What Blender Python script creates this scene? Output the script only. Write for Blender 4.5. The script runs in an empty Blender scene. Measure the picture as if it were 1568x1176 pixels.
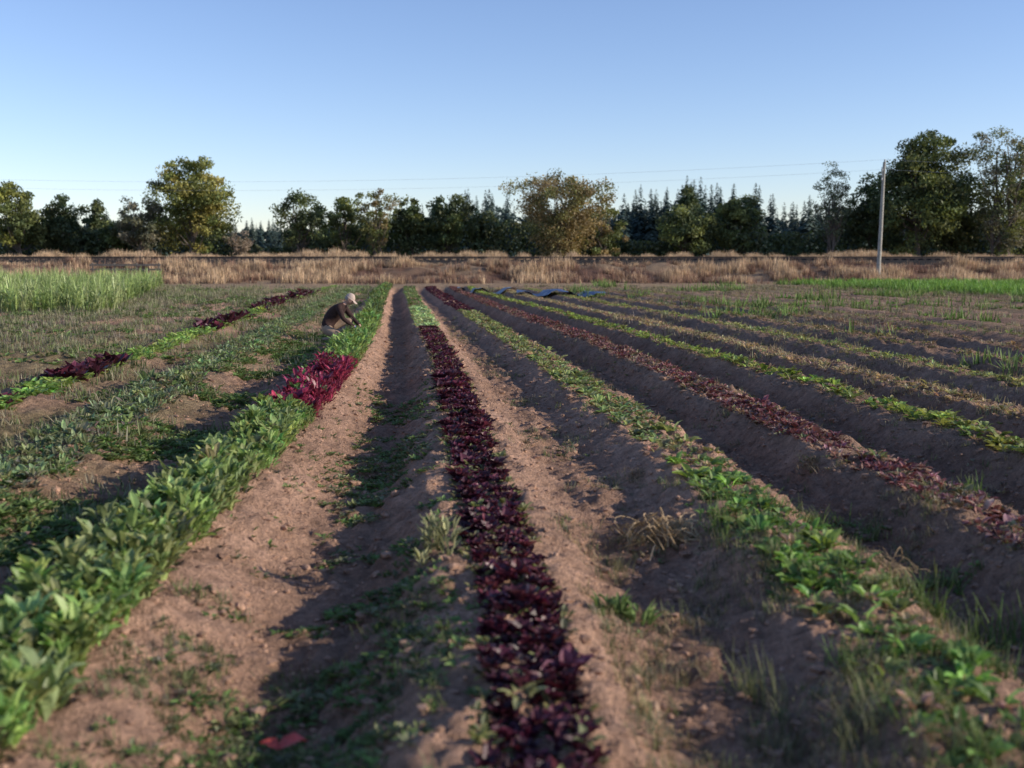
import bpy, math, numpy as np
from mathutils import Vector, Matrix
rng = np.random.default_rng(7)
scene = bpy.context.scene
SUN_EL = math.radians(19.5); SUN_AZ = math.radians(100.0)   # azimuth clockwise from +Y

# ------------------------------------------------------------------ noise
TAB = np.random.default_rng(1).random((256, 256))
def vnoise(x, y, off=0):
    x = np.asarray(x, float) + off*17.3; y = np.asarray(y, float) + off*9.1
    ix = np.floor(x).astype(np.int64); iy = np.floor(y).astype(np.int64)
    fx = x-ix; fy = y-iy
    fx = fx*fx*(3-2*fx); fy = fy*fy*(3-2*fy)
    a = TAB[ix % 256, iy % 256]; b = TAB[(ix+1) % 256, iy % 256]
    c = TAB[ix % 256, (iy+1) % 256]; d = TAB[(ix+1) % 256, (iy+1) % 256]
    return (a*(1-fx)+b*fx)*(1-fy)+(c*(1-fx)+d*fx)*fy
def fbm(x, y, sc, octv=3, off=0):
    s = 0; amp = 1; tot = 0
    for o in range(octv):
        s = s + amp*vnoise(np.asarray(x)/sc*(2**o), np.asarray(y)/sc*(2**o), off+o); tot += amp; amp *= .5
    return s/tot
def sstep(a, b, x):
    t = np.clip((np.asarray(x, float)-a)/(b-a), 0, 1); return t*t*(3-2*t)

# ------------------------------------------------------------------ crop row centre lines (metres)
ROWS = {
 -3: [(2,-5.3),(12.5,-5.88),(15.1,-6.18),(19.7,-6.5),(24.7,-6.9),(39.5,-8.4),(54,-9.3),(70,-10)],
 -2: [(2,-3.75),(7.85,-3.95),(10.25,-4.15),(12.5,-4.38),(16.4,-4.74),(21.1,-5.08),(25.7,-5.43),(34.9,-6.3),(45.6,-7.2),(60,-8.1),(70,-8.6)],
 -1: [(2,-1.98),(4.68,-2.06),(5.64,-2.12),(7.07,-2.21),(9.42,-2.27),(11.27,-2.36),(14,-2.47),(17.3,-2.69),(22.7,-3.15),(33,-4.13),(42.4,-5.09),(59.5,-6.84),(70,-7.4)],
  0: [(2,.12),(4.68,.075),(5.64,0),(7.07,-.12),(9.42,-.33),(11.27,-.488),(14,-.705),(17.3,-1.03),(22.7,-1.61),(33,-2.72),(42.4,-3.75),(59.5,-5.6),(70,-6.3)],
  1: [(2,1.72),(4.0,1.71),(5.64,1.70),(7.07,1.64),(9.42,1.51),(11.27,1.36),(14,1.02),(17.3,.63),(22.7,.014),(33,-1.21),(42.4,-2.5),(59.5,-4.5),(70,-5.2)],
  2: [(2,3.35),(7.07,3.2),(9.42,3.0),(11.27,2.8),(14,2.57),(17.3,2.24),(22.7,1.64),(26.9,1.15),(33,.12),(42.4,-1.2),(59.5,-3.3),(70,-4)],
  3: [(2,4.95),(9.75,4.60),(11.3,4.51),(12.8,4.34),(14.7,4.08),(17.3,3.78),(20.4,3.25),(25.7,2.54),(34.9,1.2),(42.4,-.1),(54,-2),(70,-2.9)],
  4: [(2,6.2),(11.5,5.75),(13.7,5.5),(16.4,5.08),(20.4,4.5),(26.9,3.6),(34.9,2.5),(45.6,.6),(59.5,-.9),(70,-1.6)],
  5: [(2,7.7),(14.7,7.0),(17.9,6.55),(23.7,5.85),(31.2,4.85),(38,3.7),(47.8,1.95),(59.5,.5),(70,-.2)],
}
K0, K1 = -14, 18
LY = np.linspace(math.log(2), math.log(70), 400)
RT = np.zeros((K1-K0+1, 400))
ker = np.exp(-.5*(np.arange(-30, 31)/13.)**2); ker /= ker.sum()
for k, pts in ROWS.items():
    a = np.interp(np.exp(LY), [p[0] for p in pts], [p[1] for p in pts])
    RT[k-K0] = np.convolve(np.pad(a, 30, mode='edge'), ker, mode='valid')
for k in range(K0, K1+1):
    if k < -3: RT[k-K0] = RT[-3-K0] + (k+3)*1.9
    if k > 5: RT[k-K0] = RT[5-K0] + (k-5)*1.65
def rowidx(y):
    return np.clip((np.log(np.clip(y, 2, 70))-LY[0])/(LY[1]-LY[0]), 0, 398.999)
def X_of(u, y):
    u = np.asarray(u, float); y = np.asarray(y, float)
    t = rowidx(y); i = t.astype(int); f = t-i
    uu = np.clip(u-K0, 0, K1-K0-1e-6); k = uu.astype(int); g = uu-k
    def R(kk): return RT[kk, i]*(1-f)+RT[kk, i+1]*f
    return R(k)*(1-g)+R(k+1)*g
def U_of(x, y):
    x = np.asarray(x, float); y = np.asarray(y, float)
    t = rowidx(y); i = t.astype(int); f = t-i
    M = RT[:, i]*(1-f)+RT[:, i+1]*f
    k = np.clip((x[None, :] > M).sum(0)-1, 0, K1-K0-1)
    n = np.arange(len(x)); a = M[k, n]; b = M[k+1, n]
    return K0+k+np.clip((x-a)/(b-a), -5, 5)
DU = np.array([-14,-4,-3.5,-2.5,-1.5,-.5,.5,1.5,2.5,3.5,4.5,5.5,7.5,10,18.])
DD = np.array([.02,.03,.05,.08,.13,.27,.17,.25,.26,.24,.20,.17,.13,.07,.03])
def height(x, y, u):
    d = np.abs(u-np.round(u))
    dep = np.interp(u, DU, DD)
    wob = (fbm(x, y, .5, 2, 5)-.5)*.12
    h = -dep*sstep(.13, .42, d+wob)*(1-sstep(52, 64, y))
    near = 1-sstep(30, 66, y)
    h = h + (fbm(x, y, .45, 3, 2)-.5)*.11*(.35+.65*near)
    h = h + (np.abs(fbm(x, y, .15, 3, 11)-.5))*.20*near
    h = h + (fbm(x, y, 6, 2, 8)-.5)*.08*(1-sstep(100,200,y))
    berm = 1.0*sstep(67.5, 75, y)+.36*sstep(78.3, 79.0, y)*(1-sstep(82.4, 83.2, y))+.35*sstep(83, 86, y)-.4*sstep(87, 93, y)
    berm = berm + (fbm(x, y, 2.2, 3, 21)-.5)*.9*sstep(67.5, 71, y)*(1-sstep(75, 77, y))
    return h+berm
def ground_z(x, y):
    x = np.asarray(x, float); y = np.asarray(y, float)
    return height(x, y, U_of(x, y))

# ------------------------------------------------------------------ mesh helpers
def make_mesh(name, V, F, col=None, mats=(), matidx=None, smooth=False):
    me = bpy.data.meshes.new(name)
    V = np.asarray(V, np.float32); n = len(V)
    if isinstance(F, np.ndarray): loops = F.ravel(); tot = np.full(len(F), F.shape[1])
    else:
        loops = np.concatenate([f.ravel() for f in F]); tot = np.concatenate([np.full(len(f), f.shape[1]) for f in F])
    me.vertices.add(n); me.vertices.foreach_set('co', V.ravel())
    me.loops.add(len(loops)); me.loops.foreach_set('vertex_index', loops.astype(np.int32))
    me.polygons.add(len(tot))
    me.polygons.foreach_set('loop_start', np.concatenate([[0], np.cumsum(tot)[:-1]]).astype(np.int32))
    me.polygons.foreach_set('loop_total', tot.astype(np.int32))
    if matidx is not None: me.polygons.foreach_set('material_index', np.asarray(matidx, np.int32))
    me.polygons.foreach_set('use_smooth', np.full(len(tot), smooth))
    me.update(calc_edges=True)
    if col is not None:
        a = me.color_attributes.new('Col', 'FLOAT_COLOR', 'POINT')
        c = np.ones((n, 4), np.float32); c[:, :3] = np.clip(col, 0, 1); a.data.foreach_set('color', c.ravel())
    for m in mats: me.materials.append(m)
    ob = bpy.data.objects.new(name, me); scene.collection.objects.link(ob)
    return ob
class Acc:
    def __init__(s): s.V=[]; s.F=[]; s.C=[]; s.M=[]; s.n=0
    def add(s, V, F, C, m=0):
        if len(V) == 0: return
        s.V.append(V); s.F.append(F+s.n); s.C.append(C); s.M.append(np.full(len(F), m)); s.n += len(V)
    def build(s, name, mats, smooth=False):
        return make_mesh(name, np.concatenate(s.V), s.F, np.concatenate(s.C), mats, np.concatenate(s.M), smooth)
def batch(acc, T, P, rz, sc, col, m=0, sz=None):
    v, f, sh = T; N = len(P); n = len(v)
    if N == 0: return
    c, s = np.cos(rz)[:, None], np.sin(rz)[:, None]
    x = v[None, :, 0]*c-v[None, :, 1]*s; y = v[None, :, 0]*s+v[None, :, 1]*c
    z = np.repeat(v[None, :, 2], N, 0)
    W = np.stack([x, y, z], -1)*np.asarray(sc)[:, None, None]
    if sz is not None: W[..., 2] *= np.asarray(sz)[:, None]
    W += P[:, None, :]
    F = (f[None]+(np.arange(N)*n)[:, None, None]).reshape(-1, f.shape[1])
    C = (col[:, None, :]*sh[None, :, None]).reshape(-1, 3)
    acc.add(W.reshape(-1, 3), F, C, m)
def leaf(L, W, el, az, droop, fold=.25, nseg=3, tint=1., ruf=0.):
    prof = {3: [.22, 1, .9, .15], 2: [.3, 1, .12]}[nseg]
    pos = np.zeros(3); a = el
    d2 = np.array([math.cos(az), math.sin(az)]); side = np.array([-d2[1], d2[0], 0])
    V = []; S = []
    for i in range(nseg+1):
        w = prof[i]*W/2
        up = np.array([-d2[0]*math.sin(a), -d2[1]*math.sin(a), math.cos(a)])
        r = (rng.random(2)-.5)*ruf*W
        V += [pos+side*w+up*(w*fold*2+r[0]), pos.copy(), pos-side*w+up*(w*fold*2+r[1])]
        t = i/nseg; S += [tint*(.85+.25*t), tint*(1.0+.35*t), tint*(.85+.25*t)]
        pos = pos+np.array([d2[0]*math.cos(a), d2[1]*math.cos(a), math.sin(a)])*L/nseg
        a -= droop/nseg
    F = []
    for i in range(nseg):
        b = i*3; F += [[b, b+1, b+4, b+3], [b+1, b+2, b+5, b+4]]
    return np.array(V), np.array(F), np.array(S)
def merge(parts):
    V=[]; F=[]; S=[]; n=0
    for v, f, s in parts: V.append(v); F.append(f+n); S.append(s); n += len(v)
    return np.concatenate(V), np.concatenate(F), np.concatenate(S)
def plant_t(n, L, W, el0, el1, droop, nseg=3, spread=.02, ruf=.15, stem=0.):
    ps = []
    for i in range(n):
        az = i*2.4+rng.uniform(-.5, .5); el = rng.uniform(el0, el1)
        v, f, s = leaf(L*rng.uniform(.65, 1.15), W*rng.uniform(.7, 1.15), el, az, droop*rng.uniform(.5, 1.3), rng.uniform(.1, .4), nseg, rng.uniform(.6, 1.25), ruf)
        v = v+np.array([math.cos(az)*spread, math.sin(az)*spread, stem*rng.random()])
        ps.append((v, f, s))
    return merge(ps)
def tuft_t(n, L, W, lean, nseg=2, spread=.05):
    ps = []
    for i in range(n):
        az = rng.uniform(0, 6.28); a = math.pi/2-abs(rng.normal(0, lean)); l = L*rng.uniform(.5, 1.1)
        d = np.array([math.cos(az), math.sin(az)]); th = az+math.pi/2+rng.uniform(-.6, .6); sd = np.array([math.cos(th), math.sin(th), 0])
        pos = np.array([*(rng.normal(0, spread, 2)), 0.]); V = []; S = []; tt = rng.uniform(.65, 1.3)
        for j in range(nseg+1):
            w = W*(1-j/nseg*.85)/2
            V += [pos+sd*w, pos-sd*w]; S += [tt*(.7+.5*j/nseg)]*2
            pos = pos+np.array([d[0]*math.cos(a), d[1]*math.cos(a), math.sin(a)])*l/nseg; a -= rng.uniform(.1, .6)
        F = [[2*j, 2*j+1, 2*j+3, 2*j+2] for j in range(nseg)]
        ps.append((np.array(V), np.array(F), np.array(S)))
    return merge(ps)

# ------------------------------------------------------------------ materials
def new_mat(name):
    m = bpy.data.materials.new(name); m.use_nodes = True
    nt = m.node_tree; nt.nodes.clear()
    return m, nt, nt.nodes, nt.links
def mat_leaf(name, rough=.5, transl=.3, spec=.3, tcol=(1.15, 1.15, .7), nsc=6.):
    m, nt, N, L = new_mat(name)
    out = N.new('ShaderNodeOutputMaterial'); at = N.new('ShaderNodeAttribute'); at.attribute_name = 'Col'
    ge = N.new('ShaderNodeNewGeometry'); no = N.new('ShaderNodeTexNoise'); no.inputs['Scale'].default_value = nsc
    L.new(ge.outputs['Position'], no.inputs['Vector'])
    mr = N.new('ShaderNodeMapRange'); mr.inputs[1].default_value = .3; mr.inputs[2].default_value = .7; mr.inputs[3].default_value = .7; mr.inputs[4].default_value = 1.3
    L.new(no.outputs[0], mr.inputs[0])
    mu = N.new('ShaderNodeVectorMath'); mu.operation = 'SCALE'
    L.new(at.outputs['Color'], mu.inputs[0]); L.new(mr.outputs[0], mu.inputs['Scale'])
    p = N.new('ShaderNodeBsdfPrincipled'); p.inputs['Roughness'].default_value = rough; p.inputs['Specular IOR Level'].default_value = spec
    L.new(mu.outputs[0], p.inputs['Base Color'])
    if transl > 0:
        t = N.new('ShaderNodeBsdfTranslucent'); m2 = N.new('ShaderNodeVectorMath'); m2.operation = 'MULTIPLY'; m2.inputs[1].default_value = tcol
        L.new(mu.outputs[0], m2.inputs[0]); L.new(m2.outputs[0], t.inputs['Color'])
        mx = N.new('ShaderNodeMixShader'); mx.inputs[0].default_value = transl
        L.new(p.outputs[0], mx.inputs[1]); L.new(t.outputs[0], mx.inputs[2]); L.new(mx.outputs[0], out.inputs[0])
    else: L.new(p.outputs[0], out.inputs[0])
    return m
def mat_plain(name, col, rough=.8, nsc=20., var=.3, bump=.3, metal=0., spec=.3):
    m, nt, N, L = new_mat(name)
    out = N.new('ShaderNodeOutputMaterial'); p = N.new('ShaderNodeBsdfPrincipled')
    tc = N.new('ShaderNodeTexCoord'); no = N.new('ShaderNodeTexNoise'); no.inputs['Scale'].default_value = nsc; no.inputs['Detail'].default_value = 4
    L.new(tc.outputs['Object'], no.inputs['Vector'])
    cr = N.new('ShaderNodeValToRGB'); cr.color_ramp.elements[0].position = .3; cr.color_ramp.elements[1].position = .7
    cr.color_ramp.elements[0].color = (*[c*(1-var) for c in col], 1); cr.color_ramp.elements[1].color = (*[min(1, c*(1+var)) for c in col], 1)
    L.new(no.outputs[0], cr.inputs[0]); L.new(cr.outputs[0], p.inputs['Base Color'])
    b = N.new('ShaderNodeBump'); b.inputs['Strength'].default_value = bump; b.inputs['Distance'].default_value = .01
    L.new(no.outputs[0], b.inputs['Height']); L.new(b.outputs[0], p.inputs['Normal'])
    p.inputs['Roughness'].default_value = rough; p.inputs['Metallic'].default_value = metal; p.inputs['Specular IOR Level'].default_value = spec
    L.new(p.outputs[0], out.inputs[0]); return m
def mat_ground():
    m, nt, N, L = new_mat('field_soil')
    out = N.new('ShaderNodeOutputMaterial'); p = N.new('ShaderNodeBsdfPrincipled'); at = N.new('ShaderNodeAttribute'); at.attribute_name = 'Col'
    ge = N.new('ShaderNodeNewGeometry')
    def noise(s, d=4, r=.6):
        n = N.new('ShaderNodeTexNoise'); n.inputs['Scale'].default_value = s; n.inputs['Detail'].default_value = d; n.inputs['Roughness'].default_value = r
        L.new(ge.outputs['Position'], n.inputs['Vector']); return n.outputs[0]
    def mrng(i, a, b, c, d):
        r = N.new('ShaderNodeMapRange'); r.inputs[1].default_value=a; r.inputs[2].default_value=b; r.inputs[3].default_value=c; r.inputs[4].default_value=d
        L.new(i, r.inputs[0]); return r.outputs[0]
    def mul(a, b):
        r = N.new('ShaderNodeMath'); r.operation = 'MULTIPLY'; L.new(a, r.inputs[0]); L.new(b, r.inputs[1]); return r.outputs[0]
    nA, nB, nC = noise(1.3, 3), noise(13), noise(60, 4, .7)
    k = mul(mul(mrng(nA, .3, .7, .8, 1.2), mrng(nB, .3, .7, .66, 1.34)), mrng(nC, .3, .7, .72, 1.3))
    s = N.new('ShaderNodeVectorMath'); s.operation = 'SCALE'; L.new(at.outputs['Color'], s.inputs[0]); L.new(k, s.inputs['Scale'])
    L.new(s.outputs[0], p.inputs['Base Color']); p.inputs['Roughness'].default_value = .95; p.inputs['Specular IOR Level'].default_value = .1
    ad = N.new('ShaderNodeMath'); ad.operation = 'MULTIPLY_ADD'; L.new(nB, ad.inputs[0]); ad.inputs[1].default_value = 1.8; L.new(nC, ad.inputs[2])
    b = N.new('ShaderNodeBump'); b.inputs['Strength'].default_value = 1.; b.inputs['Distance'].default_value = .05
    L.new(ad.outputs[0], b.inputs['Height']); L.new(b.outputs[0], p.inputs['Normal']); L.new(p.outputs[0], out.inputs[0]); return m
M_soil = mat_ground()
M_crop = mat_leaf('crop_leaf', .45, .34, .35)
M_purple = mat_leaf('purple_leaf', .4, .18, .35, (1.5, .8, .8))
M_weed = mat_leaf('weed_leaf', .6, .28, .2)
M_dry = mat_leaf('dry_grass_blades', .7, .25, .2, (1.1, 1., .8), 2.)
M_tree = mat_leaf('tree_leaf', .55, .28, .25, (1.25, 1.15, .5), .6)
M_far = mat_leaf('far_needles', .8, 0, .1, nsc=.15)
M_bark = mat_plain('bark', (.13, .105, .085), .9, 8)
M_clod = mat_leaf('soil_clods', .95, 0, .05, nsc=40)

# ------------------------------------------------------------------ ground sheet
uc = np.concatenate([np.arange(-14, -5, .125), np.arange(-5, 7, 1/44.), np.arange(7, 18.01, .125)])
off = np.array([4, 10, 22, 45, 90, 200, 500, 1200, 3000, 6000.])
ys = np.concatenate([[-3000, -800, -200, -60, -20, -8, -3, -1, 0], np.exp(np.arange(math.log(1.0), math.log(66), .0062)),
                     np.arange(66, 94, .35), [95, 100, 110, 130, 170, 240, 400, 800, 1600, 3500, 7000]])
UU, YY = np.meshgrid(uc, ys); sh = UU.shape
XX = X_of(UU.ravel(), YY.ravel()).reshape(sh)
XL = XX[:, :1]-off[::-1][None]; XR = XX[:, -1:]+off[None]
XX = np.concatenate([XL, XX, XR], 1); UU = np.concatenate([-14-off[::-1][None]*np.ones_like(XX[:, :1]), UU, 18+off[None]*np.ones_like(XX[:, :1])], 1)
YY = np.repeat(ys[:, None], XX.shape[1], 1)
ny, nx = XX.shape; x = XX.ravel(); y = YY.ravel(); u = UU.ravel()
z = height(x, y, np.clip(u, -14, 18))
z = np.where(np.abs(y) > 250, np.minimum(z, .9), z)
soil = np.array([.50, .305, .21]); soild = np.array([.34, .215, .15]); olive = np.array([.19, .165, .085]); tan = np.array([.38, .265, .17]); rust = np.array([.19, .11, .08])
nb = fbm(x, y, 1.7, 3, 31)[:, None]; nl = fbm(x, y, 7, 2, 41)[:, None]
col = soil*(.8+.4*nb)
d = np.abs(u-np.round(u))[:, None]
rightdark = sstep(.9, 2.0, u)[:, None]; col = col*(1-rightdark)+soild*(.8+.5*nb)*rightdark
col = col*(1-.25*sstep(.25, .45, d))                                   # soil colour darkens towards the furrow middle
grassL = (sstep(-1.35, -1.8, u)[:, None])*sstep(.35, .55, nb*.6+nl*.4)
col = col*(1-.75*grassL)+olive*.75*grassL
grassR = (sstep(5.0, 8, u)[:, None])*sstep(.40, .58, nl)
col = col*(1-.6*grassR)+olive*.6*grassR
edge = sstep(56, 62, y)[:, None]; col = col*(1-edge)+(np.array([.34, .235, .15])*(.8+.4*nb))*edge
bm = sstep(67, 68.5, y)[:, None]; nm = fbm(x, y*1.0, 3.0, 3, 51)[:, None]
bc = tan*sstep(.35, .6, nm)+rust*(1-sstep(.35, .6, nm)); col = col*(1-bm)+bc*bm*.8
bal = (sstep(77.7, 78.2, y)*(1-sstep(83, 83.6, y)))[:, None]; col = col*(1-bal)+np.array([.045, .042, .04])*bal
far = sstep(92, 120, y)[:, None]; col = col*(1-far)+np.array([.08, .09, .04])*far
idx = np.arange(ny*nx).reshape(ny, nx)
F = np.stack([idx[:-1, :-1], idx[:-1, 1:], idx[1:, 1:], idx[1:, :-1]], -1).reshape(-1, 4)
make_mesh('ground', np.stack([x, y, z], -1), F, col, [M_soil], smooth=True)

# ------------------------------------------------------------------ soil clods
def ico_t():
    bpy_me = bpy.data.meshes.new('tmp'); import bmesh
    bm_ = bmesh.new(); bmesh.ops.create_icosphere(bm_, subdivisions=1, radius=1); bm_.to_mesh(bpy_me); bm_.free()
    v = np.array([q.co[:] for q in bpy_me.vertices]); f = np.array([list(p.vertices) for p in bpy_me.polygons])
    bpy.data.meshes.remove(bpy_me); return v, f
iv, jf = ico_t(); acc = Acc()
for t in range(8):
    v = iv*(1+rng.uniform(-.35, .35, (len(iv), 1)))*np.array([1, rng.uniform(.6, 1), rng.uniform(.4, .65)])
    n = 5200; yy = np.exp(rng.uniform(math.log(2.6), math.log(26), n)); uu_ = rng.uniform(-2.0, 4.5, n)
    xx = X_of(uu_, yy); zz = height(xx, yy, uu_)
    s = np.minimum(np.exp(rng.normal(math.log(.0085), .65, n)), .034)*(1+yy*.03)
    c = (soil*.74)[None]*rng.uniform(.75, 1.15, (n, 1)); rd = sstep(.9, 2.0, uu_)[:, None]; c = c*(1-rd)+soild*.85*rd
    batch(acc, (v, jf, np.ones(len(v))), np.stack([xx, yy, zz], -1), rng.uniform(0, 6.28, n), s, c)
acc.build('soil_clods', [M_clod])

# ------------------------------------------------------------------ crop rows
def templates(kind, near):
    ns = 3 if near else 2
    if kind == 'chard':  return [plant_t(15 if near else 8, .074, .034, .6, 1.5, .8, ns, .03, .2, .11) for _ in range(6)]
    if kind == 'lettuce': return [plant_t(11 if near else 7, .066, .040, .25, 1.35, .6, ns, .010, .4) for _ in range(6)]
    if kind == 'spinach': return [plant_t(8 if near else 6, .076, .040, .2, 1.2, .9, ns, .02) for _ in range(6)]
    if kind == 'small':  return [plant_t(7 if near else 5, .06, .030, .2, 1.2, .8, ns, .02) for _ in range(6)]
    if kind == 'sage':  return [plant_t(12, .07, .028, .3, 1.4, .6, ns, .05, .1, .04) for _ in range(6)]
TP = {}
def crop_row(name, segs, mat):
    acc = Acc()
    for (k, y0, y1, kind, c, spacing, lines, hw, size, keep) in segs:
        for li in range(lines):
            L = np.arange(y0, y1, spacing); L = L+rng.normal(0, spacing*.22, len(L))
            o = 0 if lines == 1 else (li/(lines-1)-.5)*2*hw
            x0 = X_of(np.full(len(L), float(k)), L)+o+rng.normal(0, .024, len(L))
            patch = fbm(x0, L, .9, 2, 60+k)
            m = rng.random(len(L)) < keep*np.clip(1.5*(patch-.5)+.95, 0, 1) if keep < 1 else np.ones(len(L), bool)
            L, x0 = L[m], x0[m]
            zz = ground_z(x0, L); vig = .78+.44*fbm(x0, L, .8, 2, 66+k)
            for near in (True, False):
                key = (kind, near)
                if key not in TP: TP[key] = templates(kind, near)
                mm = (L < 16) if near else (L >= 16)
                tid = rng.integers(0, 6, len(L))
                for t in range(6):
                    q = mm & (tid == t); n = q.sum()
                    if n == 0: continue
                    cc = np.array(c)[None]*rng.uniform(.65, 1.4, (n, 1))*(1+rng.normal(0, .10, (n, 3)))
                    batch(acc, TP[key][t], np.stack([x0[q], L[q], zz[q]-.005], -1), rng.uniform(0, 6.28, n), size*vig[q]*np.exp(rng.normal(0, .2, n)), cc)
    acc.build(name, [mat])
YG = (.28, .34, .095); PUR = (.062, .016, .026); MAG = (.23, .032, .065); BR = (.17, .075, .07); SG = (.22, .26, .13)
crop_row('green_chard_row', [(-1, 2.2, 11.6, 'chard', (.24, .31, .11), .08, 8, .22, 1.15, 1), (-1, 16.6, 30, 'chard', (.21, .30, .09), .115, 6, .22, 1.4, 1),
                             (-1, 30, 60, 'chard', (.15, .21, .07), .18, 4, .2, 1.6, .8)], M_crop)
crop_row('red_chard_row', [(-1, 11.6, 16.6, 'chard', MAG, .10, 7, .23, 1.25, .93), (-1, 11.3, 16.9, 'chard', (.09, .16, .05), .3, 5, .24, 1.1, .8)], M_purple)
crop_row('purple_lettuce_row', [(0, 2.6, 10, 'lettuce', PUR, .088, 5, .15, 1.0, .93), (0, 10, 26.5, 'lettuce', PUR, .10, 4, .15, 1.2, .95), (0, 2.6, 26.5, 'lettuce', (.13, .035, .05), .25, 4, .15, 1.0, .8), (1, 34, 60, 'lettuce', PUR, .15, 3, .2, 1.4, .8)], M_purple)
crop_row('green_lettuce_row', [(0, 26.5, 37, 'lettuce', (.35, .42, .20), .13, 5, .2, 1.6, 1), (0, 37, 60, 'lettuce', (.17, .22, .085), .18, 3, .2, 1.6, .8),
                               (0, 2.6, 26, 'small', (.20, .20, .09), .08, 4, .19, .9, .7)], M_crop)
crop_row('spinach_row', [(1, 2.2, 9, 'spinach', (.20, .31, .08), .11, 4, .17, 1.25, .68), (1, 9, 34, 'spinach', (.28, .31, .13), .11, 4, .19, 1.25, .85),
                         (1, 2.5, 34, 'small', (.34, .23, .15), .15, 4, .2, 1.0, .6)], M_crop)
crop_row('red_lettuce_row', [(2, 5, 60, 'small', BR, .085, 4, .16, 1.2, .72), (2, 5, 60, 'small', (.25, .14, .13), .2, 4, .16, 1.1, .7), (2, 5, 60, 'small', (.20, .18, .09), .2, 4, .17, 1.1, .6), (2, 5, 50, 'small', (.35, .24, .18), .12, 4, .2, .9, .75)], M_purple)
crop_row('bright_lettuce_row', [(3, 4, 60, 'spinach', YG, .13, 3, .10, 1.35, .75), (3, 4, 50, 'small', (.30, .22, .14), .12, 3, .15, .9, .7)], M_crop)
crop_row('pale_lettuce_row', [(4, 6, 58, 'small', (.42, .33, .20), .10, 3, .13, 1.3, .8), (5, 8, 58, 'small', (.31, .32, .13), .12, 3, .12, 1.4, .8),
                              (6, 8, 55, 'small', (.26, .21, .12), .16, 3, .15, 1.4, .75), (7, 8, 55, 'small', (.26, .19, .13), .16, 3, .15, 1.4, .75), (8, 10, 55, 'small', (.22, .23, .10), .2, 3, .2, 1.4, .65)], M_crop)
crop_row('sage_green_row', [(-2, 3.5, 60, 'sage', SG, .14, 5, .3, 1.1, .65), (-2, 5, 60, 'spinach', (.27, .34, .14), .15, 4, .2, 1.15, .75), (-2, 3.5, 40, 'small', (.18, .17, .12), .16, 5, .34, 1.2, .7)], M_crop)
crop_row('mixed_green_row', [(-3, 6, 60, 'spinach', (.27, .37, .10), .11, 5, .16, 1.6, .85)], M_crop)
crop_row('tall_purple_lettuce', [(-3, 9, 13.6, 'lettuce', PUR, .4, 2, .1, 2.2, .6), (-3, 14.8, 17.3, 'lettuce', PUR, .18, 3, .12, 3.2, .9), (-3, 25, 32, 'lettuce', PUR, .35, 2, .15, 3.3, .8),
                                 (-3, 34, 52, 'lettuce', PUR, .5, 2, .2, 3.5, .8)], M_purple)

# ------------------------------------------------------------------ weeds and grasses
def scatter(acc, Ts, uu_, yy, size, cols, sz=None, mask=None):
    if mask is not None: uu_, yy, size = uu_[mask], yy[mask], size[mask]
    xx = X_of(uu_, yy); zz = height(xx, yy, uu_); n = len(xx)
    tid = rng.integers(0, len(Ts), n); ci = rng.integers(0, len(cols), n); C = np.array(cols)[ci]*rng.uniform(.7, 1.3, (n, 1))
    for t in range(len(Ts)):
        q = tid == t
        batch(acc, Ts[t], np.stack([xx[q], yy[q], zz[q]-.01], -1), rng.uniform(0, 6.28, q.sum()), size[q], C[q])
tuft_n = [tuft_t(12, .13, .009, .6, 2, .03) for _ in range(5)]
tuft_f = [tuft_t(8, .15, .020, .6, 1, .07) for _ in range(5)]
ros = [plant_t(6, .06, .03, .15, .9, .5, 2, .015) for _ in range(5)]
OL = [(.18, .21, .09), (.22, .23, .13), (.15, .19, .07), (.29, .25, .16), (.20, .17, .14)]
GR = [(.13, .21, .06), (.16, .23, .08), (.20, .22, .09)]
STR = [(.46, .35, .20), (.38, .29, .18)]
acc = Acc()
n = 30000; yy = 3+57*rng.random(n)**1.5; uu_ = rng.uniform(-11, -1.35, n); xx = X_of(uu_, yy)
m = (fbm(xx, yy, 1.4, 3, 71) > .42+.25*((np.abs(uu_-np.round(uu_)) < .2) & (uu_ > -3.5)))
scatter(acc, tuft_f, uu_, yy, rng.uniform(.35, .85, n)*(1+yy/50), OL+[(.30, .27, .19)], mask=m)
n = 6000; yy = 4+50*rng.random(n)**1.2; uu_ = rng.uniform(-9, -1.35, n); xx = X_of(uu_, yy)
scatter(acc, ros, uu_, yy, rng.uniform(.9, 1.9, n)*(1+yy/40), GR, mask=fbm(xx, yy, 2.5, 2, 73) > .52)
n = 9000; yy = 3.2+22*rng.random(n)**1.4; uu_ = rng.normal(-1.58, .18, n); xx = X_of(uu_, yy)
scatter(acc, ros, uu_, yy, rng.uniform(.8, 1.6, n), GR, mask=fbm(xx, yy, .9, 2, 75) > .42)
acc.build('weedy_grass_left', [M_weed])
acc = Acc()
n = 7000; yy = 2.6+13*rng.random(n)**1.4; uu_ = rng.normal(-.42, .15, n); xx = X_of(uu_, yy)
scatter(acc, ros, uu_, yy, rng.uniform(.45, 1.1, n), GR+[(.2, .21, .12)], mask=fbm(xx, yy, .35, 3, 81) > .50)
n = 3400; yy = 2.6+3.0*rng.random(n); uu_ = rng.uniform(-.85, -.15, n); xx = X_of(uu_, yy)
scatter(acc, ros+tuft_n, uu_, yy, rng.uniform(.25, .7, n), OL+GR, mask=fbm(xx, yy, .3, 3, 83) > .5)
acc.build('furrow_weeds', [M_weed])
acc = Acc()
n = 8500; yy = 2.4+6.5*rng.random(n)**1.3; uu_ = rng.uniform(.22, 2.1, n); xx = X_of(uu_, yy)
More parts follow.
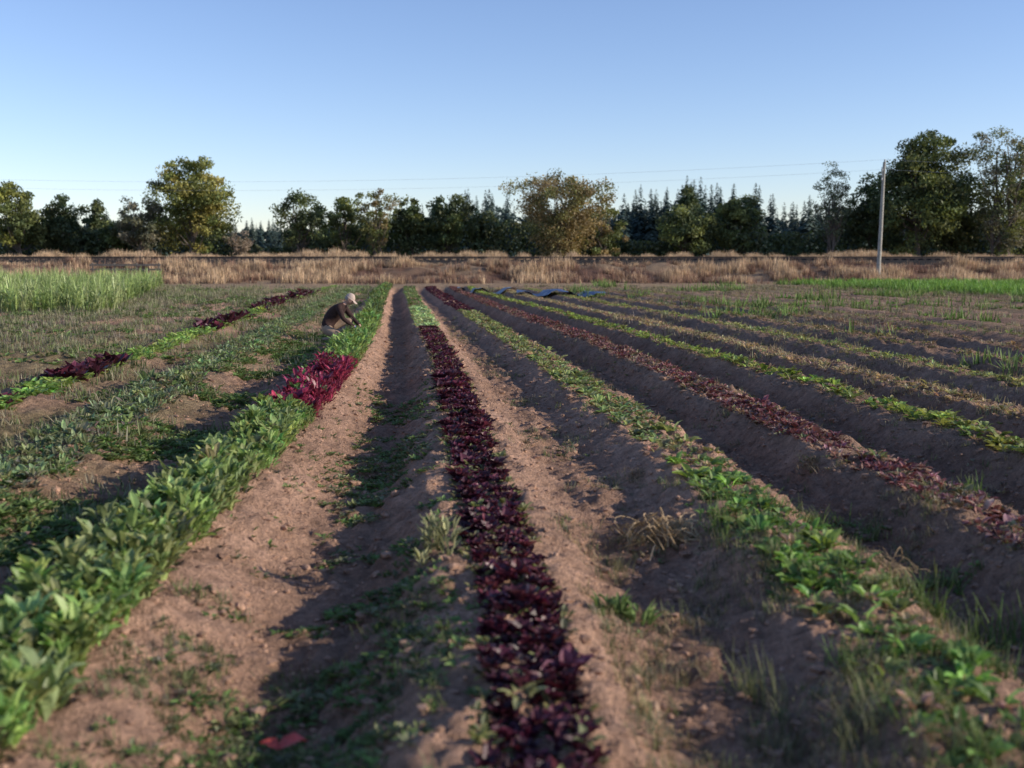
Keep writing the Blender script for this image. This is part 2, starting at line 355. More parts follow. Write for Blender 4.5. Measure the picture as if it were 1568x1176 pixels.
scatter(acc, tuft_n, uu_, yy, rng.uniform(.3, .75, n), OL+STR+STR, mask=fbm(xx, yy, .5, 3, 91) > .44+.05*(yy-3.0)*(uu_ < 1.2)+.04*(yy-4)*(uu_ > 1.2))
n = 2500; yy = 2.6+30*rng.random(n)**1.5; uu_ = rng.normal(.5, .14, n); xx = X_of(uu_, yy)
scatter(acc, tuft_n+ros, uu_, yy, rng.uniform(.35, .9, n), OL+STR, mask=fbm(xx, yy, .9, 2, 93) > .55)
n = 3200; yy = 3+5*rng.random(n); uu_ = rng.uniform(.8, 2.6, n); xx = X_of(uu_, yy)
scatter(acc, ros+tuft_n, uu_, yy, rng.uniform(.6, 1.3, n), GR, mask=fbm(xx, yy, .6, 2, 95) > .56)
n = 9000; yy = 5+22*rng.random(n); uu_ = rng.uniform(1.1, 5.2, n); xx = X_of(uu_, yy)
scatter(acc, tuft_n+ros, uu_, yy, rng.uniform(.3, .9, n), OL+STR+[(.24, .15, .12)], mask=fbm(xx, yy, .6, 3, 96) > .55)
n = 26000; yy = 11+51*rng.random(n)**1.1; uu_ = rng.uniform(3.2, 17, n); xx = X_of(uu_, yy)
scatter(acc, tuft_f, uu_, yy, rng.uniform(.3, .7, n)*(1+yy/60), OL[1:2]+OL[3:]+[(.36, .27, .17), (.24, .18, .12)], mask=(fbm(xx, yy, 2.0, 3, 97) > .56-.010*(uu_-4)) & (np.abs(uu_-np.round(uu_)) > .12))
n = 8000; yy = 9+53*rng.random(n)**.9; uu_ = rng.uniform(5.5, 17, n); xx = X_of(uu_, yy)
scatter(acc, ros+tuft_f, uu_, yy, rng.uniform(1, 1.8, n)*(1+yy/60), [(.15, .24, .06), (.18, .24, .08)], mask=fbm(xx, yy, 2.2, 2, 99) > .66)
acc.build('weedy_grass_right', [M_weed])

def at_xy(acc, Ts, X, Y, size, cols, mult=1):
    n = len(X); zz = ground_z(X, Y); tid = rng.integers(0, len(Ts), n); C = np.array(cols)[rng.integers(0, len(cols), n)]*rng.uniform(.7, 1.3, (n, 1))
    for t in range(len(Ts)):
        q = tid == t; batch(acc, Ts[t], np.stack([X[q], Y[q], zz[q]-.02], -1), rng.uniform(0, 6.28, q.sum()), size[q], C[q])
def weed(name, X, Y, n, r, size, cols, Ts):
    a = Acc(); at_xy(a, Ts, X+rng.normal(0, r, n), Y+rng.normal(0, r, n), rng.uniform(.6, 1.2, n)*size, cols); a.build(name, [M_weed])
tall = [plant_t(26, .10, .026, .5, 1.45, .5, 2, .03, .1, .17) for _ in range(3)]
bushy = [plant_t(30, .09, .03, .3, 1.4, .6, 2, .05, .1, .12) for _ in range(3)]
grs = [tuft_t(26, .26, .008, .55, 2, .05) for _ in range(3)]
weed('tall_pale_weed', -.46, 6.35, 4, .05, 1.1, [(.34, .33, .18)], tall)
weed('green_weed', .50, 5.45, 5, .06, .9, [(.18, .25, .09)], bushy)
weed('green_weed', -.62, 5.9, 4, .06, .6, [(.15, .24, .11)], bushy)
weed('grass_clump', .95, 4.35, 9, .16, .85, [(.24, .23, .13), (.20, .21, .10)], grs)
weed('grass_clump', 1.25, 3.9, 7, .14, .8, [(.22, .22, .12), (.34, .28, .17)], grs)
weed('grass_clump', 2.35, 5.3, 10, .15, 1.0, [(.12, .18, .05)], grs)
weed('grass_clump', 1.9, 3.7, 10, .2, .8, [(.17, .19, .08), (.28, .24, .15)], grs)
weed('grass_clump', .62, 6.4, 6, .12, .6, [(.26, .23, .13)], grs)
def strand_t():
    ps = []
    for i in range(90):
        p = rng.normal(0, .09, 3)*np.array([1.3, 1, 0])+np.array([0, 0, .02]); a = rng.uniform(0, 6.28); k = rng.uniform(-.9, .9); L = rng.uniform(.12, .34); V=[]; S=[]
        hh = rng.uniform(.02, .10)
        for j in range(6):
            t = j/5; zz = .01+hh*math.sin(t*math.pi); d_ = np.array([math.cos(a), math.sin(a), 0]); sd = np.array([-d_[1], d_[0], .5])*.0035
            q = np.array([p[0], p[1], zz]); V += [q+sd, q-sd]; S += [.8+.4*t]*2; p = p+d_*L/5; a += k/1.3
        ps.append((np.array(V), np.array([[2*j, 2*j+1, 2*j+3, 2*j+2] for j in range(5)]), np.array(S)*rng.uniform(.5, 1.3)))
    return merge(ps)
for (X, Y, s, b) in [(.98, 7.0, 1.15, 1), (2.15, 6.3, .75, .7), (1.05, 8.9, .6, .6), (1.9, 11.2, .7, .7), (2.6, 9.3, .6, .6)]:
    a = Acc(); at_xy(a, [strand_t()], np.array([X, X+.05]), np.array([Y, Y+.06]), np.array([s, s*.8]), [(.52*b, .37*b, .21*b)]); a.build('dry_straw_pile', [M_dry])
T = merge([leaf(.16, .11, .25, .3, .7, .25, 3, 1.0, .25), leaf(.10, .08, .5, 2.6, .9, .3, 3, .8, .25)])
a = Acc(); batch(a, T, np.array([[-.95, 4.25, ground_z(np.array([-.95]), np.array([4.25]))[0]+.04]]), np.array([.3]), np.array([.8]), np.array([[.62, .11, .09]])); a.build('fallen_red_leaf', [M_purple])

# dry embankment grass
acc = Acc(); dg = [tuft_t(11, .6, .045, .28, 1, .14) for _ in range(8)]
def dry(n, X, Y, hs, C):
    zz = ground_z(X, Y); tid = rng.integers(0, 8, n)
    for t in range(8):
        q = tid == t; batch(acc, dg[t], np.stack([X[q], Y[q], zz[q]-.02], -1), rng.uniform(0, 6.28, q.sum()), hs[q], C[q])
n = 24000; X = rng.uniform(-62, 62, n); Y = rng.uniform(66.0, 77.2, n); pn = fbm(X, Y, 1.8, 3, 51)
m = rng.random(n) < np.clip((pn-.40)*7, .05, 1)*sstep(65.5, 69, Y); X, Y, pn = X[m], Y[m], pn[m]; n = len(X)
ca = np.array([.62, .45, .29]); cb = np.array([.27, .155, .11]); w = sstep(.45, .62, pn+rng.normal(0, .05, n)+.02*(Y-72)/5)[:, None]; C = (ca*w+cb*(1-w))*rng.uniform(.65, 1.2, (n, 1))
dry(n, X, Y, rng.uniform(.4, 1.0, n)*(.5+1.1*pn)*(1-.62*sstep(74, 76, Y)), C)
n = 13000; X = rng.uniform(-65, 65, n); Y = rng.uniform(83.8, 87.5, n); m = fbm(X, Y*0, 2.5, 3, 55)+rng.normal(0, .06, n) > .32; X, Y = X[m], Y[m]; n = len(X)
dry(n, X, Y, (.45+1.9*np.maximum(fbm(X, Y*0, .9, 3, 57)-.3, 0))*rng.uniform(.7, 1.15, n), np.array([.60, .44, .29])*rng.uniform(.55, 1.15, (n, 1)))
acc.build('dry_embankment_grass', [M_dry])

# left tall green cover crop and right green patch
acc = Acc(); tc = [merge([tuft_t(7, 1.0, .05, .12, 2, .05), plant_t(9, .3, .07, .5, 1.3, 1.2, 2, .05, .1, .6)]) for _ in range(4)]
n = 5200; Y = rng.uniform(33, 63, n); X = rng.uniform(-50, -11.2, n); m = X < -12.0-(Y-33)*.26; X, Y = X[m], Y[m]
at_xy(acc, tc, X, Y, rng.uniform(.65, 1.15, len(X)), [(.31, .39, .14), (.36, .40, .19), (.25, .33, .11)]); acc.build('tall_green_crop', [M_crop])
acc = Acc()
n = 9000; Y = rng.uniform(45, 65, n); X = rng.uniform(15, 50, n); m = (X > 17.5+(60-Y)*.25+3*(fbm(X, Y, 3, 2, 5)-.5)); X, Y = X[m], Y[m]
at_xy(acc, [tuft_t(12, .35, .04, .5, 2, .12) for _ in range(4)], X, Y, rng.uniform(.7, 1.5, len(X)), [(.17, .31, .055), (.21, .33, .08)]); acc.build('green_crop_patch', [M_crop])

# ------------------------------------------------------------------ tubes
def tube(pts, rad, ns=6):
    pts = np.asarray(pts, float); V = []
    for i, p in enumerate(pts):
        d = pts[min(i+1, len(pts)-1)]-pts[max(i-1, 0)]; d /= np.linalg.norm(d)+1e-9
        a = np.cross(d, [0.3, 1, .1]); a /= np.linalg.norm(a)+1e-9; b = np.cross(d, a)
        for j in range(ns):
            t = 2*math.pi*j/ns; V.append(p+(a*math.cos(t)+b*math.sin(t))*rad[i])
    F = []
    for i in range(len(pts)-1):
        for j in range(ns): F.append([i*ns+j, i*ns+(j+1) % ns, (i+1)*ns+(j+1) % ns, (i+1)*ns+j])
    return np.array(V), np.array(F)
def quads(P, size, asp=1.0, vert=0.):
    n = len(P); a = rng.normal(size=(n, 3)); a[:, 2] += vert; a /= np.linalg.norm(a, axis=1)[:, None]
    b = np.cross(a, rng.normal(size=(n, 3))); b /= np.linalg.norm(b, axis=1)[:, None]
    s = size[:, None]/2
    V = np.stack([P-a*s*asp, P+b*s*.6, P+a*s*asp, P-b*s*.6], 1).reshape(-1, 3)
    return V, np.arange(n*4).reshape(-1, 4)
def make_tree(name, X, Y, top, W, cols, ncl=45, nl=120, ls=.32, cb=.12, trunks=1, shape='round', sig=.062, z0=.9, limb=26, lean=0.):
    acc = Acc(); H = top-z0; ncl = int(ncl*1.7); nl = int(nl*.95); ls *= .72
    cen = np.array([X, Y, z0+H*(cb+1)/2]); hz = H*(1-cb)/2
    lob = rng.normal(size=(9, 3)); lob /= np.linalg.norm(lob, axis=1)[:, None]; la = rng.uniform(-.35, .3, 9)
    d = rng.normal(size=(ncl, 3)); d /= np.linalg.norm(d, axis=1)[:, None]
    r = rng.random(ncl)**.42*.92*(1+(np.maximum(d@lob.T, 0)**3*la).sum(1))
    if shape == 'vase': 
        t = rng.random(ncl)**.8; ang = rng.uniform(0, 6.28, ncl); rr = np.sqrt(rng.random(ncl))*W/2*(.25+.75*t)
        C = np.stack([X+rr*np.cos(ang), Y+rr*np.sin(ang), z0+H*(cb+(1-cb)*t*(.80+.17*rng.random(ncl))*(1-.22*(rr/(W/2))**2))], -1)
    elif shape == 'cone':
        t = rng.random(ncl)**1.3; ang = rng.uniform(0, 6.28, ncl); rr = (.4+.6*rng.random(ncl))*W/2*(1.05-t)**.8
        C = np.stack([X+rr*np.cos(ang), Y+rr*np.sin(ang), z0+H*(cb+(.97-cb)*t)], -1)
    else:
        C = cen+d*r[:, None]*np.array([W/2, W/2, hz])
    C[:, 0] += lean*(C[:, 2]-z0)
    for t in range(trunks):
        ox = 0 if trunks == 1 else rng.uniform(-W*.1, W*.1)
        k = np.argsort(rng.random(ncl))[:max(3, limb//trunks)]
        tt = np.array([X+ox*1.6+rng.normal(0, W*.03), Y+rng.normal(0, W*.03), z0+H*.72])
        base = np.array([X+ox, Y, z0-.2]); R = .022*H
        n_ = 6; pts = [base+(tt-base)*s+np.array([rng.normal(0, .02*H), rng.normal(0, .02*H), 0])*(0 < s < 1) for s in np.linspace(0, 1, n_)]
        v, f = tube(pts, np.linspace(R, R*.3, n_)/(1 if trunks == 1 else 1.5)); acc.add(v, f, np.ones((len(v), 3))*.1, 1)
        for c in C[k]:
            s = rng.uniform(.15, .75); s = min(s, max(.1, (c[2]-z0)/H*.9)); p0 = base+(tt-base)*s
            mid = (p0+c)/2+np.array([0, 0, -.05*H if shape != 'vase' else -.02*H])
            v, f = tube([p0, mid, c], [R*.35, R*.2, R*.05], 4); acc.add(v, f, np.ones((len(v), 3))*.1, 1)
    cs = np.array(cols); w0 = rng.integers(0, len(cs), ncl)
    for i in range(ncl):
        n = int(nl*rng.uniform(.5, 1.4)); sg = W*sig*rng.uniform(.6, 1.4)*1.9
        q = rng.normal(size=(n, 3)); q /= np.linalg.norm(q, axis=1)[:, None]; q *= rng.random((n, 1))**.5
        P = C[i]+q*np.array([sg, sg, sg*.7])
        P = P[P[:, 2] > z0+.1]; n = len(P)
        v, f = quads(P, ls*rng.uniform(.6, 1.3, n), 1.2 if shape != 'cone' else 1.5)
        c = cs[w0[i]]*rng.uniform(.75, 1.25); cc = np.repeat(c[None]*rng.uniform(.7, 1.35, (n, 1)), 4, 0)
        acc.add(v, f, cc, 0)
    return acc.build(name, [M_tree, M_bark])
DG = [(.075, .105, .05), (.10, .125, .06), (.125, .145, .065)]
YGt = [(.28, .27, .08), (.22, .235, .07), (.33, .29, .09), (.15, .175, .055)]
AU = [(.29, .22, .11), (.22, .20, .09), (.17, .175, .07), (.33, .25, .13)]
MG = [(.15, .185, .065), (.19, .21, .075), (.12, .15, .06)]
GY = [(.24, .22, .16), (.20, .20, .13), (.16, .17, .10)]
make_tree('oak_tree', -41.0, 92, 7.9, 5.6, [(.24, .25, .065)]+MG, 50, 130)
make_tree('hedgerow_tree', -38.0, 94, 6.4, 5.0, DG, 40, 120)
make_tree('fir_tree', -36.2, 97, 6.5, 3.0, DG, 60, 60, .3, shape='cone', sig=.06)
make_tree('hedgerow_tree', -33.2, 94, 5.0, 4.4, DG+MG, 36, 110)
make_tree('willow_tree', -30.2, 90, 7.0, 4.2, GY, 40, 90, .26)
make_tree('maple_tree', -26.1, 91, 9.9, 7.2, YGt+MG[:1], 85, 150, .30, .08)
make_tree('dry_shrub', -21.6, 88, 4.0, 2.6, [(.36, .28, .22), (.28, .22, .17)], 26, 50, .16, .05, 3, 'vase')
make_tree('alder_tree', -17.3, 92, 7.6, 5.6, MG+DG, 42, 105, .28, .10, 2)
make_tree('alder_tree', -14.0, 93, 7.2, 4.0, MG, 34, 100, .28)
make_tree('aspen_tree', -11.3, 91, 7.9, 3.8, AU+MG, 42, 85, .24, .08, 2, 'vase')
make_tree('hedgerow_tree', -8.4, 94, 6.8, 4.8, MG+DG, 40, 120)
make_tree('hedgerow_tree', -5.6, 94, 7.0, 4.8, MG+DG, 44, 120)
make_tree('hedgerow_tree', -2.0, 96, 5.8, 4.0, DG, 38, 120)
make_tree('cottonwood_tree', 4.0, 90, 9.3, 9.6, AU, 110, 120, .26, .05, 5, 'vase', .05)
make_tree('cottonwood_tree', 7.6, 92, 6.2, 4.4, AU+MG, 34, 100, .26, .05, 3)
make_tree('hedgerow_tree', 14.6, 93, 6.2, 5.4, DG+MG, 48, 130)
make_tree('fir_tree', 15.6, 99, 7.7, 4.2, DG, 70, 70, .32, shape='cone', sig=.06)
make_tree('hedgerow_tree', 19.3, 95, 7.3, 5.0, DG+MG, 56, 140)
make_tree('poplar_tree', 26.6, 92, 9.0, 3.3, [(.15, .17, .10), (.12, .14, .08)], 55, 60, .2, .22, 3, 'round', .07)
make_tree('large_oak_tree', 34.0, 92, 13.2, 8.6, DG+MG, 120, 175, .33, .04, 2)
make_tree('large_oak_tree', 30.8, 95, 8.6, 5.4, DG, 50, 140, .32, .04)
make_tree('birch_tree', 39.9, 90, 13.5, 7.4, GY+MG, 95, 100, .24, .05, 4, 'vase', .055)
make_tree('birch_tree', 44.0, 93, 13.0, 6.5, GY+DG, 85, 110, .27, .05, 3, 'vase', .06)
make_tree('hedgerow_tree', 38.0, 96, 8.6, 7.5, DG, 60, 150, .32, .02)
acc = Acc()
hx = np.array([-60, -42, -34, -28, -23, -21.5, -19, -12, -6, 0, 8, 10, 12.5, 14, 20, 22, 25, 28, 32, 60.]); hz_ = np.array([3.5, 4, 3.8, 4, 3.0, 1.4, 2.6, 4, 4.6, 4.6, 3.4, 2.4, 2.6, 4.2, 4.4, 3.0, 3.2, 4.6, 6, 6.])
n = 42000; X = rng.uniform(-60, 60, n); tt = np.interp(X, hx, hz_)*(.7+.6*fbm(X, X*0, 1.8, 3, 9)); Z = .9+(tt-.5)*rng.random(n)**.8
P = np.stack([X, 95+rng.normal(0, 1.1, n), Z], -1); v, f = quads(P, rng.uniform(.22, .45, n)); cl = np.array(DG+[(.14, .15, .08)])[(fbm(X, Z, 1.0, 2, 3)*8).astype(int) % 4]
acc.add(v, f, np.repeat(cl*rng.uniform(.6, 1.3, (n, 1)), 4, 0)); acc.build('hedgerow_undergrowth', [M_tree])
def conifer_t():
    n = 520; t = rng.random(n)**1.35; ang = rng.uniform(0, 6.28, n); lay = .78+.22*np.sin(t*42); rr = rng.random(n)**.5*rng.uniform(.20, .28)*(1.02-t)**.8*lay
    P = np.stack([rr*np.cos(ang), rr*np.sin(ang), .03+.97*t], -1); a = np.stack([np.cos(ang), np.sin(ang), -.5+0*ang], -1); b = np.stack([-np.sin(ang), np.cos(ang), 0*ang], -1)
    s = (.065*(1.12-t))[:, None]; V = np.stack([P-a*s, P+b*s*.7, P+a*s, P-b*s*.7], 1).reshape(-1, 3)
    return V, np.arange(n*4).reshape(-1, 4), np.repeat(rng.uniform(.6, 1.3, n), 4)
ct = [conifer_t() for _ in range(5)]; acc = Acc()
fx = np.array([-160,-112,-93,-83,-55,-38,-14,-9,-3.5,2.3,22,27.3,31,35,38,45,54,56.6,65,74,112,160.]); fz = np.array([10,9.6,12,9,8.6,10.3,12.5,15,15.8,12.5,13.4,15.4,15.8,15.8,17.2,16.6,16,13,13,12.4,12,12.])
n = 700; X = rng.uniform(-150, 150, n); Y = rng.uniform(225, 262, n); Hh = np.interp(X*240/Y, fx, fz)*(1.03-.38*rng.random(n)**1.2)
C = np.array([(.08, .12, .105), (.07, .10, .09), (.10, .13, .105)])[rng.integers(0, 3, n)]  # distance haze is put into these lighter, bluish needle colours
tid = rng.integers(0, 5, n)
for t in range(5):
    q = tid == t; batch(acc, ct[t], np.stack([X[q], Y[q], np.full(q.sum(), .6)], -1), rng.uniform(0, 6.28, q.sum()), Hh[q], C[q])
n = 34000; X = rng.uniform(-170, 170, n); Z = .8+rng.random(n)*(np.interp(X, fx, fz)*(.55+.35*fbm(X, X*0, 5, 3, 4))); P = np.stack([X, 262+rng.normal(0, 2, n), Z], -1)
v, f = quads(P, rng.uniform(.7, 1.5, n)); acc.add(v, f, np.repeat(np.array([.095, .13, .115])[None]*rng.uniform(.7, 1.2, (n, 1)), 4, 0))  # backing cards carry the same haze in their bluish colour
acc.build('distant_conifer_forest', [M_far])

# ------------------------------------------------------------------ railway
M_steel = mat_plain('rail_steel', (.08, .06, .05), .6, 10, .3, .1, .3)
M_tie = mat_plain('sleeper_wood', (.06, .045, .04), .9, 12)
acc = Acc()
def box(acc, c, s, m=0):
    v = np.array([[a, b, d] for a in (-.5, .5) for b in (-.5, .5) for d in (-.5, .5)])*np.array(s)+np.array(c)
    f = np.array([[0, 1, 3, 2], [4, 6, 7, 5], [0, 4, 5, 1], [2, 3, 7, 6], [0, 2, 6, 4], [1, 5, 7, 3]]); acc.add(v, f, np.ones((8, 3))*.1, m)
zt = 1.45
for yy_ in (80.0, 81.45):
    box(acc, (0, yy_, zt+.02), (240, .14, .02)); box(acc, (0, yy_, zt+.08), (240, .025, .10)); box(acc, (0, yy_, zt+.145), (240, .07, .035))
for i in range(400): box(acc, (-119.7+.6*i, 80.72, zt-.06), (.24, 2.5, .14), 1)
acc.build('railway_track', [M_steel, M_tie])

# ------------------------------------------------------------------ utility pole with wires
M_pole = mat_plain('pole_wood', (.34, .32, .28), .8, 9, .25, .4); M_metal = mat_plain('galvanised_metal', (.25, .26, .27), .5, 20, .1, .1, .7); M_wire = mat_plain('wire', (.45, .48, .52), .5, 10, .1, 0)
PX, PY = 23.05, 69.3; pz = float(ground_z(np.array([PX]), np.array([PY]))[0])
pole = bpy.data.objects.new('utility_pole', None); scene.collection.objects.link(pole)
def child(acc, nm, mats, par): o = acc.build(nm, mats, True); o.parent = par; return o
a = Acc(); v, f = tube([(PX-.06, PY, pz-.3), (PX, PY, 3), (PX+.04, PY, 6), (PX+.07, PY, 7.45)], [.135, .12, .10, .085], 14); a.add(v, f, np.ones((len(v), 3))*.3); v, f = tube([(PX+.07, PY, 7.45), (PX+.07, PY, 7.48)], [.085, .01], 14); a.add(v, f, np.ones((len(v), 3))*.3); child(a, 'shaft', [M_pole], pole)
a = Acc()
for z_, sx in ((7.52, 0), (6.95, -.15), (6.4, -.15)):
    v, f = tube([(PX+.07+sx, PY-.08, z_-.10), (PX+.07+sx, PY-.08, z_-.04), (PX+.07+sx, PY-.08, z_), (PX+.07+sx, PY-.08, z_+.05), (PX+.07+sx, PY-.08, z_+.1)], [.03, .06, .04, .06, .03], 10); a.add(v, f, np.ones((len(v), 3))*.3)
v, f = tube([(PX-.08, PY-.08, 6.35), (PX-.08, PY-.08, 7.0)], [.02, .02], 6); a.add(v, f, np.ones((len(v), 3))*.3)
child(a, 'insulators', [M_metal], pole)
a = Acc()
for z_ in (7.6, 7.0):
    for (x1, y1, z1) in ((-58, 86, z_+.6), (86, 60, z_)):
        p = [np.array([PX+.07, PY-.08, z_])*(1-t)+np.array([x1, y1, z1])*t-np.array([0, 0, 1.1*4*t*(1-t)]) for t in np.linspace(0, 1, 30)]
        v, f = tube(p, [.0045]*30, 4); a.add(v, f, np.ones((len(v), 3))*.3)
child(a, 'wires', [M_wire], pole)
a = Acc()
for x_ in [-26.6, -25.2, -23.8, -22.4]:
    g = float(ground_z(np.array([x_]), np.array([70.0]))[0]); v, f = tube([(x_, 70, g-.2), (x_+.01, 70, 1.22), (x_+.01, 70, 1.24)], [.06, .05, .01], 8); a.add(v, f, np.ones((len(v), 3))*.3)
box(a, (-24.5, 69.93, 1.10), (4.5, .04, .12)); box(a, (-24.5, 69.93, .82), (4.5, .04, .10))
a.build('wooden_fence', [mat_plain('fence_wood', (.16, .14, .12), .85, 9)])

# ------------------------------------------------------------------ blue plastic sheet lying over the far rows
def tarp(name, xa, xb, y0, y1, colr):
    nu, nv = 60, 24; U, Vv = np.meshgrid(np.linspace(0, 1, nu), np.linspace(0, 1, nv)); X = xa+(xb-xa)*U; Y = y0+(y1-y0)*Vv+.5*np.sin(U*6)
    Z = ground_z(X.ravel(), Y.ravel()).reshape(X.shape)+.07+.18*fbm(X, Y, .9, 3, 33)
    i_ = np.arange(nu*nv).reshape(nv, nu); F = np.stack([i_[:-1, :-1], i_[:-1, 1:], i_[1:, 1:], i_[1:, :-1]], -1).reshape(-1, 4)
    make_mesh(name, np.stack([X.ravel(), Y.ravel(), Z.ravel()], -1), F, None, [mat_plain(name+'_plastic', colr, .35, 6, .3, .3)], smooth=True)
tarp('blue_plastic_sheet', .2, 4.0, 47.0, 49.3, (.05, .08, .17))
tarp('blue_plastic_sheet', -2.6, 0.2, 52, 53.4, (.12, .15, .20))

# ------------------------------------------------------------------ crouching farmer
M_skin = mat_plain('skin', (.48, .28, .21), .5, 30, .08, .1); M_shirt = mat_plain('brown_shirt', (.038, .019, .017), .85, 25, .3, .4)
M_pants = mat_plain('khaki_trousers', (.34, .24, .17), .85, 25, .15, .4); M_boot = mat_plain('boot_leather', (.05, .04, .03), .6, 25, .2); M_cap = mat_plain('cap_cloth', (.50, .38, .32), .8, 30, .1)
M_glove = mat_plain('glove_cloth', (.50, .54, .60), .7, 30, .1); M_hair = mat_plain('grey_hair', (.28, .25, .23), .7, 60, .3)
FX, FY = -3.74, 23.5
fz0 = float(ground_z(np.array([FX-.15]), np.array([FY]))[0])
farmer = bpy.data.objects.new('crouching_farmer', None); scene.collection.objects.link(farmer)
def skin(name, verts, edges, root=0, sub=2, mats=(), matfn=None):
    me = bpy.data.meshes.new(name); me.from_pydata([v[:3] for v in verts], edges, []); ob = bpy.data.objects.new(name, me); scene.collection.objects.link(ob)
    ob.modifiers.new('s', 'SKIN')
    for i, v in enumerate(verts):
        sv = me.skin_vertices[0].data[i]; r = v[3]; sv.radius = (r, v[4] if len(v) > 4 else r); sv.use_root = (i == root)
    sb = ob.modifiers.new('b', 'SUBSURF'); sb.levels = sub; sb.render_levels = sub
    bpy.context.view_layer.update()
    dg_ = bpy.context.evaluated_depsgraph_get(); m2 = bpy.data.meshes.new_from_object(ob.evaluated_get(dg_))
    ob.modifiers.clear(); ob.data = m2; m2.materials.clear()
    for m in mats: m2.materials.append(m)
    for p in m2.polygons:
        p.use_smooth = True
        p.material_index = matfn(p.center) if matfn else 0
    ob.parent = farmer; return ob
B = [(-.24, 0, .32, .15, .16), (-.17, 0, .46, .135, .165), (-.03, 0, .62, .14, .18), (.09, 0, .735, .12, .17), (.17, 0, .80, .06, .065), (.215, 0, .845, .055, .06),
     (.09, -.19, .735, .075), (.20, -.23, .50, .052), (.39, -.13, .345, .036), (.43, -.115, .315, .03),
     (.09, .19, .735, .075), (.24, .23, .52, .052), (.43, .13, .35, .036), (.47, .115, .32, .03),
     (-.22, -.12, .27, .11), (.00, -.16, .19, .10), (.19, -.18, .10, .075), (-.05, -.17, .075, .06), (-.25, -.16, .07, .045), (-.30, -.16, .045, .04),
     (-.20, .12, .30, .11), (.02, .17, .40, .095), (.24, .19, .46, .07), (.20, .18, .26, .062), (.13, .17, .09, .045), (.26, .18, .045, .042)]
E = [(0,1),(1,2),(2,3),(3,4),(4,5),(3,6),(6,7),(7,8),(8,9),(3,10),(10,11),(11,12),(12,13),(0,14),(14,15),(15,16),(16,17),(17,18),(18,19),(0,20),(20,21),(21,22),(22,23),(23,24),(24,25)]
bones = [(e, (3 if e in ((18,19),(24,25)) else 1 if e[1] >= 14 else 2 if e in ((4,5),(8,9),(12,13)) else 0)) for e in E]
def fn(c):
    c = np.array(c); best = 9; bm_ = 0
    for (i, j), mi in bones:
        p, q = np.array(B[i][:3]), np.array(B[j][:3]); t = np.clip(np.dot(c-p, q-p)/np.dot(q-p, q-p), 0, 1); dd = np.linalg.norm(c-(p+(q-p)*t))-.6*(B[i][3]*(1-t)+B[j][3]*t)
        if dd < best: best, bm_ = dd, mi
    if bm_ == 1 and c[0] < -.1 and c[2] > .36: bm_ = 0
    return bm_
skin('body', B, E, 0, 2, [M_shirt, M_pants, M_skin, M_boot], fn)
for sgn, (wx, wy, wz), nm in ((-1, (.43, -.115, .315), 'hand_near'), (1, (.47, .115, .32), 'hand_far')):
    d0 = np.array([.62, 0, -.78]); sd = np.array([0, 1, 0]); nrm = np.array([-.78, 0, -.62]); w = np.array([wx, wy, wz])
    V = [(*w, .028), (*(w+d0*.045), .026, .034), (*(w+d0*.085), .022, .036)]; Ed = [(0, 1), (1, 2)]
    for i, (o, l) in enumerate(((-.033, .068), (-.011, .08), (.011, .075), (.033, .058))):
        b_ = w+d0*.09+sd*o; p1 = b_+d0*l*.4+sd*o*.15; p2 = p1+(d0*.8+nrm*.5)*l*.35; p3 = p2+(d0*.5+nrm*.8)*l*.3
        k = len(V); V += [(*b_, .0105), (*p1, .010), (*p2, .009), (*p3, .0075)]; Ed += [(2, k), (k, k+1), (k+1, k+2), (k+2, k+3)]
    b_ = w+d0*.035-sd*sgn*.03; k = len(V); V += [(*b_, .013), (*(b_+d0*.03-sd*sgn*.025+nrm*.01), .011), (*(b_+d0*.055-sd*sgn*.03+nrm*.025), .009)]; Ed += [(1, k), (k, k+1), (k+1, k+2)]
    skin(nm, V, Ed, 0, 1, [M_glove])
import bmesh
def ball(name, mat, fn_, seg=32):
    me = bpy.data.meshes.new(name); b_ = bmesh.new(); bmesh.ops.create_uvsphere(b_, u_segments=seg, v_segments=seg//2+4, radius=1)
    for v in b_.verts: v.co = Vector(fn_(*v.co))
    b_.to_mesh(me); b_.free(); me.materials.append(mat)
    for p in me.polygons: p.use_smooth = True
    o = bpy.data.objects.new(name, me); scene.collection.objects.link(o); o.parent = farmer; return o
Rh = Matrix.Rotation(math.radians(38), 3, 'Y'); hc = Vector((.275, 0, .90))
def headf(x, y, z):
    X = x*.098; Y = y*.076; Z = z*.118
    if x > 0 and z < 0: X *= 1-.12*(-z)
    if z < -.3: Y *= 1-.35*(-z-.3); X = X+.012
    g = math.exp(-((y/.16)**2+((z+.12)/.2)**2)); 
    if x > 0: X += .026*g
    if x > 0: X -= .010*math.exp(-(((abs(y)-.38)/.16)**2+((z-.06)/.12)**2))
    if x > 0: X += .006*math.exp(-((y/.35)**2+((z+.48)/.1)**2))
    if x > 0: X += .010*math.exp(-((y/.3)**2+((z+.85)/.15)**2))
    return hc+Rh @ Vector((X, Y, Z))
ball('head', M_skin, headf, 40)
ball('cap', M_cap, lambda x, y, z: hc+Rh @ Vector((x*.106-.004, y*.085, max(z, .16)*.128+.004)))
ball('cap_bill', M_cap, lambda x, y, z: hc+Rh @ Vector((.125+x*.065, y*.068*(1-.25*max(x, 0)), .026+z*.006-.014*y*y-.012*x)), 20)
for s in (-1, 1):
    ball('ear', M_skin, lambda x, y, z: hc+Rh @ Vector((-.005+x*.018, s*.078+y*.010, -.005+z*.032)), 12)
    ball('eye', M_boot, lambda x, y, z: hc+Rh @ Vector((.083+x*.008, s*.03+y*.011, .006+z*.007)), 10)
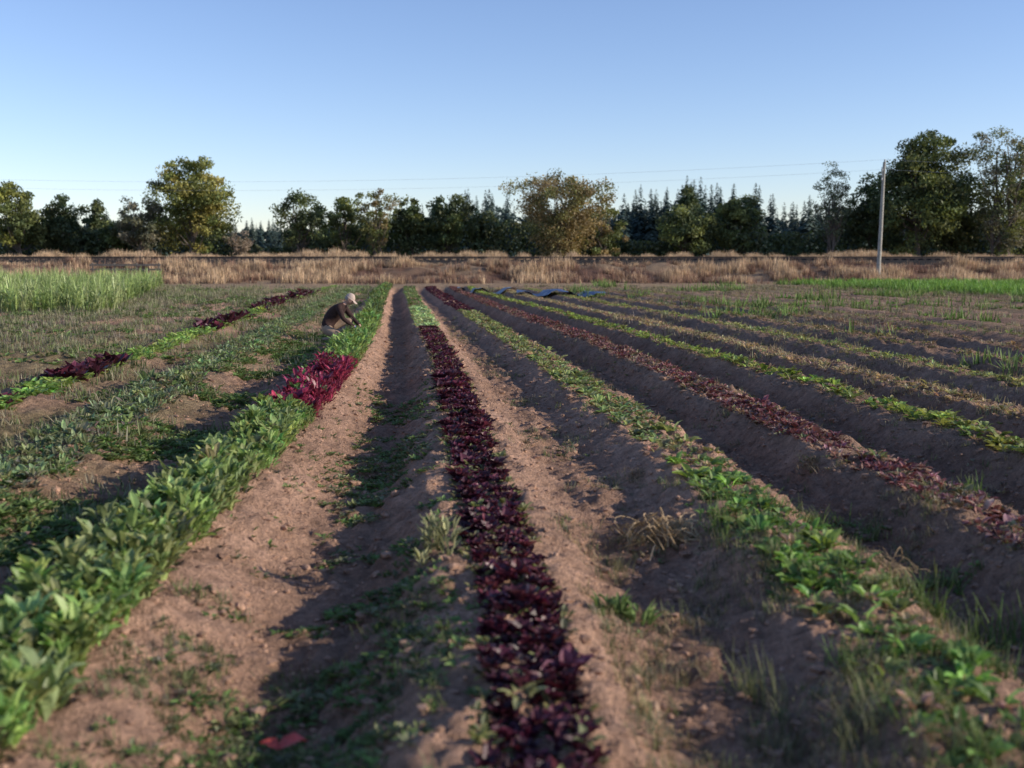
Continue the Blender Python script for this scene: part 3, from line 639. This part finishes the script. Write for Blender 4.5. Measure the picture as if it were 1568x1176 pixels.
ball('hair_back', M_hair, lambda x, y, z: hc+Rh @ Vector((-.012+min(x, .15)*.094, y*.081, -.005+max(z, -.45)*.09)), 24)
ball('red_bunch', mat_plain('red_leaves', (.45, .03, .05), .6, 30, .3), lambda x, y, z: (.36+x*.05+.01*math.sin(9*z), -.15+y*.05, .27+z*.045+.01*math.sin(7*y+5*x)), 16)
ball('blue_cuff', mat_plain('blue_cuff', (.10, .16, .35), .7, 30, .1), lambda x, y, z: (.41+x*.035, -.122+y*.036, .335+z*.028), 16)
farmer.location = (FX, FY, fz0-.02); farmer.scale = (1.03,)*3; farmer.rotation_euler = (0, 0, math.radians(-8))

# ------------------------------------------------------------------ world, sun, camera
w = bpy.data.worlds.new('World'); scene.world = w; w.use_nodes = True; N = w.node_tree.nodes; L = w.node_tree.links
bg = N['Background']; sky = N.new('ShaderNodeTexSky'); sky.sky_type = 'NISHITA'; sky.sun_disc = False
sky.sun_elevation = SUN_EL; sky.sun_rotation = SUN_AZ; sky.air_density = .9; sky.dust_density = 0.15; sky.ozone_density = 2.2
tint = N.new('ShaderNodeVectorMath'); tint.operation = 'MULTIPLY'; tint.inputs[1].default_value = (1.24, 1.20, 1.38)
L.new(sky.outputs[0], tint.inputs[0]); L.new(tint.outputs[0], bg.inputs[0]); bg.inputs[1].default_value = .135
sl = bpy.data.lights.new('sun', 'SUN'); sl.energy = 5; sl.angle = math.radians(.5); sl.color = (1, .90, .75)
so = bpy.data.objects.new('sun', sl); scene.collection.objects.link(so)
sd = Vector((math.sin(SUN_AZ)*math.cos(SUN_EL), math.cos(SUN_AZ)*math.cos(SUN_EL), math.sin(SUN_EL)))
so.rotation_euler = sd.to_track_quat('Z', 'Y').to_euler(); so.location = (40, 0, 30)
cam = bpy.data.cameras.new('camera'); co = bpy.data.objects.new('camera', cam); scene.collection.objects.link(co)
cam.sensor_width = 36; cam.lens = 38.6; cam.clip_end = 12000; cam.clip_start = .05
co.location = (0, 0, 1.75); co.rotation_euler = (math.radians(90-6.72), 0, 0)
cam.dof.use_dof = True; cam.dof.focus_distance = 15.5; cam.dof.aperture_fstop = 1.6
scene.camera = co
scene.view_settings.view_transform = 'Standard'; scene.view_settings.look = 'None'; scene.view_settings.exposure = 0
